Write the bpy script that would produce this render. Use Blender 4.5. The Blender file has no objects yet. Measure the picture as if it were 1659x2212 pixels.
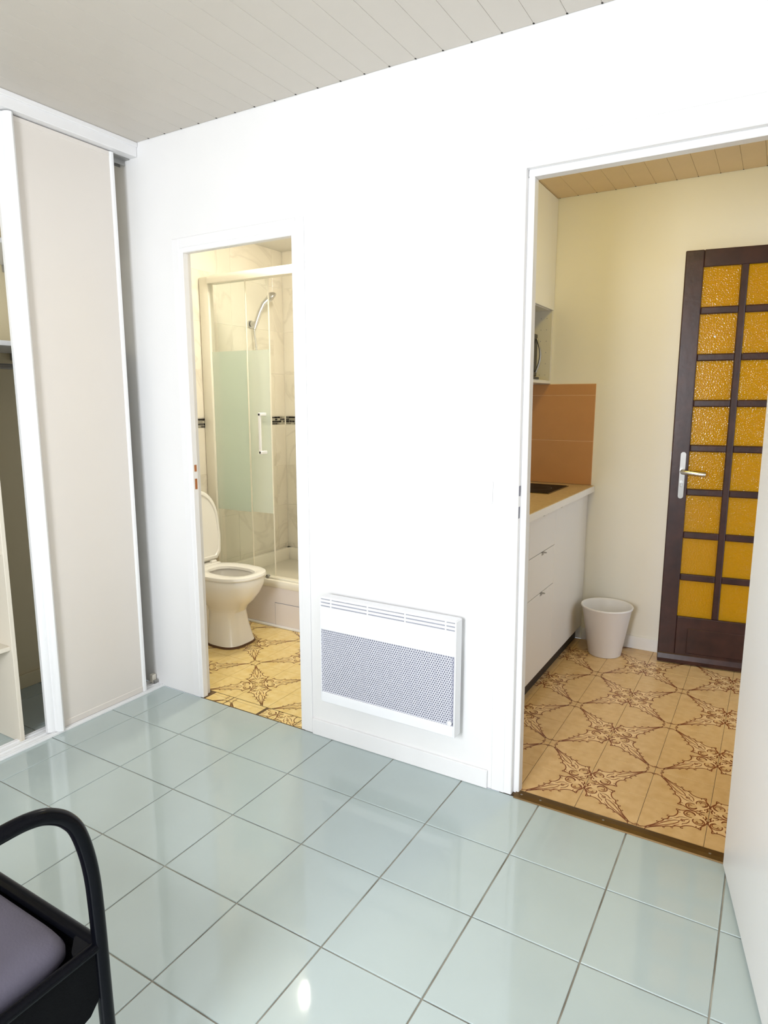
import bpy, bmesh, math, random
from mathutils import Vector, Matrix
random.seed(7)
S = bpy.context.scene
COL = S.collection
PI = math.pi

# ------------------------------------------------------------------ camera
FPX, YAW, PITCH, ROLL = 1419.64, -0.5374, -0.1653, 0.0006
CAM = Vector((1.22307, -2.13435, 1.42017))
fwd = Vector((math.sin(YAW)*math.cos(PITCH), math.cos(YAW)*math.cos(PITCH), math.sin(PITCH)))
rgt = Vector((math.cos(YAW), -math.sin(YAW), 0)); upv = rgt.cross(fwd)
r2 = math.cos(ROLL)*rgt + math.sin(ROLL)*upv; u2 = -math.sin(ROLL)*rgt + math.cos(ROLL)*upv
cd = bpy.data.cameras.new('camera'); cam = bpy.data.objects.new('camera', cd); COL.objects.link(cam)
cd.sensor_fit = 'VERTICAL'; cd.sensor_height = 36.0; cd.lens = FPX*36.0/2212.0; cd.clip_start = .02
m = Matrix((r2, u2, -fwd)).transposed().to_4x4(); m.translation = CAM; cam.matrix_world = m
S.camera = cam

# ------------------------------------------------------------------ world, lights, exposure
W = bpy.data.worlds.new('sky'); S.world = W; W.use_nodes = True
bg = W.node_tree.nodes['Background']; bg.inputs[0].default_value = (.74, .86, 1, 1); bg.inputs[1].default_value = 1.0
S.view_settings.view_transform = 'Standard'; S.view_settings.look = 'None'
S.view_settings.exposure = 0.0; S.view_settings.gamma = 1.0; S.view_settings.use_curve_mapping = False
def area(name, loc, target, sx, sy, watts, col):
    d = bpy.data.lights.new(name, 'AREA'); d.shape = 'RECTANGLE'; d.size = sx; d.size_y = sy; d.energy = watts; d.color = col
    o = bpy.data.objects.new(name, d); COL.objects.link(o); o.location = loc
    o.rotation_euler = (Vector(target)-Vector(loc)).to_track_quat('-Z', 'Y').to_euler(); return o
area('window_daylight', (.45, -3.55, 1.55), (.40, 0, 1.05), .8, 1.35, 112, (.90, .94, 1))
area('entrance_daylight', (2.3, 1.2, 1.3), (1.4, 1.2, .9), 1.0, 1.8, 6, (.86, .93, 1))
LAMP_BATH, LAMP_KITCHEN = 195.0, 46.0

# ------------------------------------------------------------------ materials
def lin(c): 
    return tuple((v/12.92 if v <= .04045 else ((v+.055)/1.055)**2.4) for v in [x/255 for x in c])
def pset(b, **k):
    for n, v in k.items():
        n = n.replace('_', ' ')
        if n in b.inputs: b.inputs[n].default_value = v
def mat(name, rgb, rough=.5, metal=0., var=0., vscale=6., bump=0., bscale=60., spec=None, coat=0., col2=None, detail=4.):
    M = bpy.data.materials.new(name); M.use_nodes = True; nt = M.node_tree; b = nt.nodes['Principled BSDF']
    c = lin(rgb); pset(b, Base_Color=(*c, 1), Roughness=rough, Metallic=metal)
    if spec is not None: pset(b, Specular_IOR_Level=spec)
    if coat: pset(b, Coat_Weight=coat, Coat_Roughness=.05)
    tc = nt.nodes.new('ShaderNodeTexCoord')
    n = nt.nodes.new('ShaderNodeTexNoise'); n.inputs['Scale'].default_value = vscale; n.inputs['Detail'].default_value = detail
    nt.links.new(tc.outputs['Object'], n.inputs['Vector'])
    r = nt.nodes.new('ShaderNodeValToRGB'); r.color_ramp.elements[0].position = .3; r.color_ramp.elements[1].position = .7
    v = var
    d = lin(col2) if col2 else tuple(x*(1-v) for x in c)
    r.color_ramp.elements[0].color = (*d, 1); r.color_ramp.elements[1].color = (*c, 1)
    nt.links.new(n.outputs['Fac'], r.inputs['Fac']); nt.links.new(r.outputs['Color'], b.inputs['Base Color'])
    if bump:
        n2 = nt.nodes.new('ShaderNodeTexNoise'); n2.inputs['Scale'].default_value = bscale
        nt.links.new(tc.outputs['Object'], n2.inputs['Vector'])
        bp = nt.nodes.new('ShaderNodeBump'); bp.inputs['Strength'].default_value = bump; bp.inputs['Distance'].default_value = .004
        nt.links.new(n2.outputs['Fac'], bp.inputs['Height']); nt.links.new(bp.outputs['Normal'], b.inputs['Normal'])
    return M
def emis(name, rgb, strength):
    M = bpy.data.materials.new(name); M.use_nodes = True; b = M.node_tree.nodes['Principled BSDF']
    pset(b, Base_Color=(.9, .9, .85, 1), Emission_Color=(*rgb, 1), Emission_Strength=strength); return M
def glass(name, tint, haze, haze_col, rough=.02, pebble=False):
    M = bpy.data.materials.new(name); M.use_nodes = True; nt = M.node_tree; nt.nodes.clear()
    out = nt.nodes.new('ShaderNodeOutputMaterial'); tr = nt.nodes.new('ShaderNodeBsdfTransparent'); tr.inputs[0].default_value = (*tint, 1)
    gl = nt.nodes.new('ShaderNodeBsdfGlossy'); gl.inputs['Roughness'].default_value = rough
    df = nt.nodes.new('ShaderNodeBsdfDiffuse'); df.inputs[0].default_value = (*haze_col, 1)
    tl = nt.nodes.new('ShaderNodeBsdfTranslucent'); tl.inputs[0].default_value = (*haze_col, 1)
    mh = nt.nodes.new('ShaderNodeMixShader'); mh.inputs[0].default_value = .5
    nt.links.new(df.outputs[0], mh.inputs[1]); nt.links.new(tl.outputs[0], mh.inputs[2])
    m1 = nt.nodes.new('ShaderNodeMixShader'); m1.inputs[0].default_value = haze
    nt.links.new(tr.outputs[0], m1.inputs[1]); nt.links.new(mh.outputs[0], m1.inputs[2])
    lw = nt.nodes.new('ShaderNodeLayerWeight'); lw.inputs['Blend'].default_value = .5
    pw = nt.nodes.new('ShaderNodeMath'); pw.operation = 'POWER'; pw.inputs[1].default_value = 5; nt.links.new(lw.outputs['Facing'], pw.inputs[0])
    ma = nt.nodes.new('ShaderNodeMath'); ma.operation = 'MULTIPLY_ADD'; ma.inputs[1].default_value = .9; ma.inputs[2].default_value = .035; nt.links.new(pw.outputs[0], ma.inputs[0])
    m2 = nt.nodes.new('ShaderNodeMixShader'); nt.links.new(ma.outputs[0], m2.inputs[0])
    nt.links.new(m1.outputs[0], m2.inputs[1]); nt.links.new(gl.outputs[0], m2.inputs[2]); nt.links.new(m2.outputs[0], out.inputs[0])
    if pebble:
        tc = nt.nodes.new('ShaderNodeTexCoord'); vo = nt.nodes.new('ShaderNodeTexVoronoi'); vo.feature = 'SMOOTH_F1'
        vo.inputs['Scale'].default_value = 150
        nt.links.new(tc.outputs['Object'], vo.inputs['Vector']); bp = nt.nodes.new('ShaderNodeBump')
        bp.inputs['Strength'].default_value = .7; bp.inputs['Distance'].default_value = .0022
        nt.links.new(vo.outputs['Distance'], bp.inputs['Height'])
        for x in (gl, df, lw): nt.links.new(bp.outputs['Normal'], x.inputs['Normal'])
    return M
M_wall = mat('painted_wall', (240, 239, 238), .75, var=.02, vscale=3, bump=.05, bscale=180)
M_trim = mat('painted_wood', (241, 240, 240), .35, var=.015, vscale=5)
M_ceil = mat('pvc_board', (206, 199, 189), .42, var=.02, vscale=8)
M_kceil = mat('beige_board', (222, 194, 148), .45, var=.05, vscale=8)  # yellow-beige base colour of the kitchen boards, slightly mottled
M_dark = mat('void_dark', (40, 36, 32), .9)
M_tile = mat('sage_tile', (183, 196, 195), .06, var=.04, vscale=5, spec=.68)
M_grout = mat('grout', (176, 172, 160), .9, var=.5, vscale=7, col2=(120, 110, 96))
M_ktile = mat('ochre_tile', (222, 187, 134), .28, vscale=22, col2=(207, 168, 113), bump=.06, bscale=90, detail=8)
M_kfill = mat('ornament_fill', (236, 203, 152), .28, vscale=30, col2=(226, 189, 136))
M_kline = mat('ornament_line', (138, 74, 36), .35, vscale=40, col2=(118, 60, 28))
M_kgrout = mat('ochre_grout', (112, 88, 58), .9, var=.3, vscale=30)
M_kwall = mat('cream_wall', (240, 236, 226), .7, var=.02, vscale=3, bump=.05, bscale=180)
M_splash = mat('terracotta_tile', (196, 142, 92), .3, var=.06, vscale=9)
M_counter = mat('beige_worktop', (202, 176, 136), .4, vscale=60, col2=(184, 156, 114))
M_front = mat('cabinet_front', (232, 226, 218), .35, var=.01)
M_cab = mat('cabinet_body', (228, 222, 208), .45, var=.02)
M_plinth = mat('plinth', (52, 42, 32), .6)
M_blackglass = mat('hob_glass', (22, 18, 15), .55, spec=.15)
M_black = mat('black_plastic', (26, 24, 24), .35)
M_chrome = mat('chrome', (205, 205, 205), .24, 1.)
M_steel = mat('brushed_steel', (170, 168, 165), .3, 1.)
M_alu = mat('grey_alu', (168, 168, 166), .4, .6)
M_bin = mat('bin_plastic', (232, 228, 226), .4)
M_wood = mat('dark_wood', (62, 34, 30), .32, vscale=12, col2=(40, 20, 20), bump=.1, bscale=40)
M_amber = glass('amber_glass', lin((255, 214, 36)), .68, lin((234, 190, 22)), .10, True)
M_bronze = mat('bronze_bar', (104, 78, 38), .35, .55, var=.2, vscale=20)
M_bwall = mat('marble_tile', (242, 235, 218), .12, vscale=2.2, col2=(234, 226, 207), detail=8)
M_bgrout = mat('white_grout', (244, 238, 222), .8)
M_mos = [mat('mosaic_%s' % n, c, .15) for n, c in (('black', (34, 30, 26)), ('charcoal', (84, 80, 72)), ('grey', (150, 144, 128)), ('silver', (186, 180, 160)))]
M_ceramic = mat('sanitary_ceramic', (248, 244, 236), .08, coat=.5)
M_seat = mat('seat_plastic', (250, 247, 240), .15)
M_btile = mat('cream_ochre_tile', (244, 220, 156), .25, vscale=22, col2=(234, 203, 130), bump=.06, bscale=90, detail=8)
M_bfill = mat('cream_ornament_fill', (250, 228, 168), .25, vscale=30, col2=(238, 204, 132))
M_bline = mat('brown_ornament_line', (142, 92, 40), .35, vscale=40, col2=(120, 74, 30))
M_unit = mat('shelf_unit_board', (228, 220, 204), .45)
M_basering = mat('base_ring', (96, 66, 40), .7)
M_tray = mat('shower_tray', (242, 236, 220), .2)
M_apron = mat('tray_panel', (234, 226, 222), .4)
M_profile = mat('white_profile', (240, 234, 216), .3)
M_clear = glass('clear_glass', (.985, .995, .988), .025, (.85, .95, .88))
M_frost = glass('frosted_glass', (.95, .985, .965), .5, lin((244, 252, 245)), .3)
M_closet = mat('closet_panel', (228, 221, 213), .4, var=.01)
M_closetin = mat('closet_inside', (232, 217, 178), .6)
M_pvc = mat('white_pvc', (244, 244, 244), .3)
M_heater = mat('heater_enamel', (242, 243, 246), .35)
M_grille = mat('heater_grille', (230, 231, 240), .4)
M_hinner = mat('heater_plate', (176, 176, 192), .7)
M_hdark = mat('heater_inside', (128, 128, 140), .7)
M_tube = mat('black_tube', (8, 9, 14), .22, spec=.1)
M_cushion = mat('grey_cushion', (90, 86, 100), .85, var=.08, vscale=20, bump=.15, bscale=220)
M_sling = mat('black_fabric', (11, 12, 14), .9, spec=.1, bump=.2, bscale=300)
M_rawwood = mat('raw_wood', (176, 112, 66), .8)
M_lampb = emis('bath_lamp', (1, .95, .83), LAMP_BATH)
M_lampk = emis('kitchen_lamp', (1, .80, .17), LAMP_KITCHEN)

# marble veins
def add_veins(M, col, scale=1.6):
    nt = M.node_tree; b = nt.nodes['Principled BSDF']; src = b.inputs['Base Color'].links[0].from_socket
    tc = nt.nodes.new('ShaderNodeTexCoord'); n = nt.nodes.new('ShaderNodeTexNoise'); n.inputs['Scale'].default_value = scale
    n.inputs['Detail'].default_value = 6; n.inputs['Distortion'].default_value = 1.2
    oi = nt.nodes.new('ShaderNodeObjectInfo'); va = nt.nodes.new('ShaderNodeVectorMath'); va.operation = 'MULTIPLY_ADD'
    cx_ = nt.nodes.new('ShaderNodeCombineXYZ')
    for q in range(3): nt.links.new(oi.outputs['Random'], cx_.inputs[q])
    nt.links.new(cx_.outputs[0], va.inputs[0]); va.inputs[1].default_value = (37, 53, 71); nt.links.new(tc.outputs['Object'], va.inputs[2])
    nt.links.new(va.outputs[0], n.inputs['Vector'])
    s = nt.nodes.new('ShaderNodeMath'); s.operation = 'SUBTRACT'; s.inputs[1].default_value = .5; nt.links.new(n.outputs['Fac'], s.inputs[0])
    a = nt.nodes.new('ShaderNodeMath'); a.operation = 'ABSOLUTE'; nt.links.new(s.outputs[0], a.inputs[0])
    r = nt.nodes.new('ShaderNodeValToRGB'); r.color_ramp.elements[0].position = 0; r.color_ramp.elements[0].color = (.26, .26, .26, 1)
    r.color_ramp.elements[1].position = .03; r.color_ramp.elements[1].color = (0, 0, 0, 1); nt.links.new(a.outputs[0], r.inputs[0])
    mx = nt.nodes.new('ShaderNodeMixRGB'); nt.links.new(r.outputs[0], mx.inputs[0]); nt.links.new(src, mx.inputs[1]); mx.inputs[2].default_value = (*lin(col), 1)
    nt.links.new(mx.outputs[0], b.inputs['Base Color'])
add_veins(M_bwall, (188, 178, 158))

# ------------------------------------------------------------------ mesh helpers
class MB:
    def __init__(s): s.v = []; s.f = []; s.m = []
    def add(s, vs, fs, mi=0):
        k = len(s.v); s.v += [tuple(x) for x in vs]; s.f += [tuple(i+k for i in f) for f in fs]; s.m += [mi]*len(fs); return s
    def box(s, x0, x1, y0, y1, z0, z1, b=0., mi=0):
        if x0 > x1: x0, x1 = x1, x0
        if y0 > y1: y0, y1 = y1, y0
        if z0 > z1: z0, z1 = z1, z0
        if b <= 0:
            vs = [(x, y, z) for z in (z0, z1) for y in (y0, y1) for x in (x0, x1)]
            return s.add(vs, [(0, 2, 3, 1), (4, 5, 7, 6), (0, 1, 5, 4), (2, 6, 7, 3), (0, 4, 6, 2), (1, 3, 7, 5)], mi)
        b = min(b, (x1-x0)/2.01, (y1-y0)/2.01, (z1-z0)/2.01)
        bm = bmesh.new(); bmesh.ops.create_cube(bm, size=1)
        for v in bm.verts: v.co = Vector(((x0+x1)/2+v.co.x*(x1-x0), (y0+y1)/2+v.co.y*(y1-y0), (z0+z1)/2+v.co.z*(z1-z0)))
        bmesh.ops.bevel(bm, geom=bm.edges[:], offset=b, segments=2 if b > .003 else 1, affect='EDGES', profile=.5)
        bm.verts.index_update(); s.add([v.co[:] for v in bm.verts], [[v.index for v in f.verts] for f in bm.faces], mi); bm.free(); return s
    def loft(s, rings, cap0=True, cap1=True, mi=0, closed=True):
        k = len(s.v); n = len(rings[0])
        for r in rings: s.v += [tuple(p) for p in r]
        for i in range(len(rings)-1):
            for j in range(n if closed else n-1):
                a, b = k+i*n+j, k+i*n+(j+1) % n; s.f.append((a, b, b+n, a+n)); s.m.append(mi)
        if cap0: s.f.append(tuple(k+j for j in reversed(range(n)))); s.m.append(mi)
        if cap1: s.f.append(tuple(k+(len(rings)-1)*n+j for j in range(n))); s.m.append(mi)
        return s
    def tube(s, path, r, n=12, mi=0, cap=True):
        path = [Vector(p) for p in path]; rings = []; prev = None
        for i, p in enumerate(path):
            t = (path[min(i+1, len(path)-1)]-path[max(i-1, 0)]).normalized()
            if prev is None:
                a = Vector((0, 0, 1)) if abs(t.z) < .9 else Vector((1, 0, 0)); nrm = t.cross(a).normalized()
            else: nrm = (prev-t*prev.dot(t)).normalized()
            prev = nrm; bn = t.cross(nrm); rr = r[i] if isinstance(r, (list, tuple)) else r
            rings.append([p+nrm*math.cos(2*PI*j/n)*rr+bn*math.sin(2*PI*j/n)*rr for j in range(n)])
        return s.loft(rings, cap, cap, mi)
    def cyl(s, c, axis, r, h, n=24, mi=0):
        c = Vector(c); a = Vector(axis).normalized(); return s.tube([c, c+a*h], r, n, mi)
    def lathe(s, c, prof, n=48, mi=0, cap0=False, cap1=False):
        rings = [[(c[0]+r*math.cos(2*PI*j/n), c[1]+r*math.sin(2*PI*j/n), c[2]+z) for j in range(n)] for r, z in prof]
        return s.loft(rings, cap0, cap1, mi)
    def prism(s, pts, axis, a0, a1, mi=0):
        def mk(p, a): return {'x': (a, p[0], p[1]), 'y': (p[0], a, p[1]), 'z': (p[0], p[1], a)}[axis]
        return s.loft([[mk(p, a0) for p in pts], [mk(p, a1) for p in pts]], True, True, mi)
    def mesh(s, name, mats, smooth=False):
        me = bpy.data.meshes.new(name); me.from_pydata(s.v, [], s.f)
        for M in (mats if isinstance(mats, (list, tuple)) else [mats]): me.materials.append(M)
        me.polygons.foreach_set('material_index', s.m)
        bm = bmesh.new(); bm.from_mesh(me); bmesh.ops.recalc_face_normals(bm, faces=bm.faces); bm.to_mesh(me); bm.free()
        if smooth:
            me.polygons.foreach_set('use_smooth', [True]*len(me.polygons))
            try: me.set_sharp_from_angle(angle=math.radians(40))
            except Exception: pass
        me.update(); return me
def link(name, me, parent=None, local=False):
    o = bpy.data.objects.new(name, me); COL.objects.link(o)
    if parent is not None:
        o.parent = parent
        if not local: 
            T = Matrix.Translation(parent.location) @ parent.rotation_euler.to_matrix().to_4x4()
            o.matrix_parent_inverse = T.inverted()
    return o
def tag(o, label=None, cat=None, group=None, kind=None):
    if label: o['label'] = label
    if cat: o['category'] = cat
    if group: o['group'] = group
    if kind: o['kind'] = kind
    return o
def thing(name, label, cat, loc=(0, 0, 0), rz=0., kind=None, group=None):
    o = bpy.data.objects.new(name, None); COL.objects.link(o); o.location = loc; o.rotation_euler = (0, 0, rz); o.empty_display_size = .05
    return tag(o, label, cat, group, kind)
def part(name, mb, M, parent, label=None, smooth=False, local=False):
    o = link(name, mb.mesh(name, M, smooth), parent, local)
    if label: o['label'] = label
    return o
def sub(name, mb, M, top, par, label=None, smooth=False, local=False):
    """a sub-part: child of a part whose own frame equals its thing's frame"""
    o = link(name, mb.mesh(name, M, smooth), None)
    o.parent = par
    if label: o['label'] = label
    return o
def struct(name, mb, M, label, cat, smooth=False):
    o = link(name, mb.mesh(name, M, smooth)); return tag(o, label, cat, kind='structure')
def B(*a, **k): return MB().box(*a, **k)

H = 2.553           # ceiling of the main room
# ================================================================== STRUCTURE
XB0, XB1, HB = -1.069, -.47, 2.060     # bathroom opening
XK0, XK1, HK = .484, 1.235, 2.147      # kitchen opening (front of frame)
TW = .058                                # partition thickness
w = MB()
w.box(-2.0, XB0-.06, 0, TW, 0, 2.70); w.box(XB0-.06, XB1+.06, 0, TW, HB+.055, 2.70)
w.box(XB1+.06, XK0-.040, 0, TW, 0, 2.70); w.box(XK0-.040, XK1+.075, 0, TW, HK+.050, 2.70); w.box(XK1+.075, 1.56, 0, TW, 0, 2.70)
struct('wall_back', w, M_wall, 'white painted partition wall with two doorways behind the heater', 'wall')
struct('wall_right', B(1.50, 1.56, -3.5, 0, 0, 2.70), M_wall, 'white side wall of the main room behind the open white door', 'wall')
struct('wall_left', MB().box(-1.99, -1.935, -3.5, 0, 0, 2.70), M_closetin, 'beige back wall inside the closet', 'wall')
w = MB(); WX0, WX1, WZ0, WZ1 = 0., .9, .85, 2.25
w.box(-1.99, WX0, -3.56, -3.5, 0, 2.70); w.box(WX1, 1.56, -3.56, -3.5, 0, 2.70)
w.box(WX0, WX1, -3.56, -3.5, 0, WZ0); w.box(WX0, WX1, -3.56, -3.5, WZ1, 2.70)
struct('wall_front', w, M_wall, 'white window wall of the main room facing the doorways', 'wall')

# ---- main floor: 30 cm sage tiles, each its own object
fl = struct('floor', B(-1.935, 1.50, -3.5, .0, -.04, -.0035), M_grout, 'glossy sage green tiled floor of the main room', 'floor')
tcache = {}
def tilemesh(sx, sy, M, ch=.0012, th=.012):
    key = (round(sx, 4), round(sy, 4), M.name)
    if key not in tcache:
        hx, hy = sx/2, sy/2
        ring = lambda d, z: [(-hx+d, -hy+d, z), (hx-d, -hy+d, z), (hx-d, hy-d, z), (-hx+d, hy-d, z)]
        tcache[key] = MB().loft([ring(0, -th), ring(0, -ch), ring(ch, 0)], False, True).mesh('tile', M)
    return tcache[key]
g = .0022
xs = [-1.935]+[.3*i for i in range(-6, 5)]+[1.5]; ys = [-.0005]+[-.3085-.3*k for k in range(0, 11)]
for a, b in zip(xs, xs[1:]):
    for c, d in zip(ys, ys[1:]):
        o = link('tile', tilemesh(b-a-2*g, c-d-2*g, M_tile), fl); o.location = ((a+b)/2, (c+d)/2, 0)
        o.rotation_euler = (random.uniform(-.0012, .0012), random.uniform(-.0012, .0012), 0)

# ---- main ceiling: 10 cm boards with grooves
def board_ceiling(par, xstart, n, y0, y1, z, M, groove, yshort=.014):
    me = nm = None
    for i in range(n):
        a = xstart+.1013*i
        if me is None:
            hb = .1013/2; c = .0009; ym = y1-y0
            rb = [(-hb+.0004, .012), (-hb+.0003, .0014), (-hb+c, 0), (hb-c, 0), (hb-.0003, .0014), (hb-.0004, .012)]
            me = MB().loft([[(p[0], 0, p[1]) for p in rb], [(p[0], ym, p[1]) for p in rb]], True, True).mesh('ceiling_board', M)
        o = link('ceiling_board', me, par); o.location = (a+.1013/2, y0, z)
        if nm is None: nm = B(-.0028, .0028, -.007, 0, -.0006, .002).mesh('joint_notch', M_dark)
        o = link('joint_notch', nm, par); o.location = (a, y1, z)
ce = struct('ceiling', B(-1.99, 1.56, -3.5, 0, H+.012, H+.05), M_dark, 'white boarded ceiling of the main room', 'ceiling')
board_ceiling(ce, -1.2404-.1013*7, 34, -3.5, -.0025, H, M_ceil, None)

# ---- kitchen shell
KY = 1.77; KX0, KX1 = -.30, 1.53; KH = 2.556
w = MB().box(KX0-.1, KX1+.06, KY, KY+.08, 0, 2.75)
kb = struct('wall_kitchen_back', w, M_kwall, 'cream kitchen end wall behind the bin and the brown door', 'wall')
struct('wall_kitchen_left', B(KX0-.06, KX0, TW, KY, 0, 2.75), M_kwall, 'cream kitchen side wall behind the cabinets', 'wall')
w = MB().box(KX1, KX1+.06, TW, .80, 0, 2.75).box(KX1, KX1+.06, .80, KY, 2.18, 2.75).box(KX1, KX1+.06, 1.745, KY, 0, 2.18)
struct('wall_kitchen_right', w, M_kwall, 'cream kitchen wall with the entrance opening', 'wall')
kc = struct('ceiling_kitchen', B(KX0, KX1, TW, KY, KH+.012, KH+.05), M_dark, 'beige boarded kitchen ceiling', 'ceiling')
board_ceiling(kc, .0549-.1013*3, 17, TW, KY-.003, KH, M_kceil, None)
struct('baseboard_kitchen', B(.30, 1.50, KY-.010, KY, 0, .075, b=.002), M_trim, 'white baseboard behind the bin', 'baseboard')
# backsplash tiles on the kitchen end wall
for z0, z1 in ((.944, 1.198), (1.2, 1.461), (1.463, 1.526)):
    part('tile', B(KX0+.002, .308, KY-.008, KY, z0, z1-.0015, b=.001), M_splash, kb)
part('grout', B(KX0+.002, .3085, KY-.006, KY, .943, 1.5262), mat('splash_grout', (226, 186, 146), .8), kb)

# ---- bathroom shell
BX, BY = -2.0, 1.81
bl = struct('wall_bathroom_left', B(BX-.07, BX, TW, BY, 0, 2.6), M_bgrout, 'marbled cream tiled wall beside the shower and toilet', 'wall')
bb = struct('wall_bathroom_back', B(BX-.07, -.36, BY, BY+.07, 0, 2.6), M_bgrout, 'marbled cream tiled wall at the back of the shower', 'wall')
struct('wall_bathroom_right', B(-.42, -.36, TW, BY, 0, 2.6), M_kwall, 'cream bathroom side wall', 'wall')
struct('ceiling_bathroom', B(BX, -.36, TW, BY, 2.5, 2.55), M_kwall, 'plain cream bathroom ceiling', 'ceiling')
rows = [(.0, .04), (.04, .34), (.34, .645), (.645, .95), (.95, 1.253), (1.319, 1.625), (1.625, 1.93), (1.93, 2.24), (2.24, 2.5)]
gt = .0012
for z0, z1 in rows:
    for y0, y1 in ((TW, .42), (.42, .845), (.845, 1.27), (1.27, 1.695), (1.695, 1.81)):
        o = part('wall_tile', B(-.003, .0022, -(y1-y0)/2+gt, (y1-y0)/2-gt, -(z1-z0)/2+gt, (z1-z0)/2-gt, b=.0008), M_bwall, bl); 
        o.location = (BX, (y0+y1)/2, (z0+z1)/2); o.matrix_parent_inverse = Matrix()
    for x0, x1 in ((-1.994, -1.87), (-1.87, -1.445), (-1.445, -1.02), (-1.02, -.595)):
        o = part('wall_tile', B(-(x1-x0)/2+gt, (x1-x0)/2-gt, -.0022, .003, -(z1-z0)/2+gt, (z1-z0)/2-gt, b=.0008), M_bwall, bb)
        o.location = ((x0+x1)/2, BY, (z0+z1)/2); o.matrix_parent_inverse = Matrix()
# mosaic strips
def mosaic(par, along, lo, hi, fixed):
    rowz = [1.2565, 1.2720, 1.2875, 1.3030]; k = 0
    for ri, z in enumerate(rowz):
        p = lo+.0015
        while p < hi-.012:
            L = random.choice((.022, .03, .045, .062)); q = min(p+L, hi-.0015)
            M = M_mos[random.choice((0, 0, 1) if ri in (1, 3) else (1, 2, 3, 3))]
            if random.random() < .15: M = random.choice(M_mos)
            if along == 'y': mbx = B(fixed-.002, fixed+.0028, p, q, z, z+.0125, b=.0006)
            else: mbx = B(p, q, fixed-.0028, fixed+.002, z, z+.0125, b=.0006)
            part('mosaic_tile', mbx, M, par); p = q+.003
mosaic(bl, 'y', .86, 1.02, BX); mosaic(bl, 'y', 1.55, 1.80, BX); mosaic(bb, 'x', -1.993, -1.72, BY)

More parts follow.
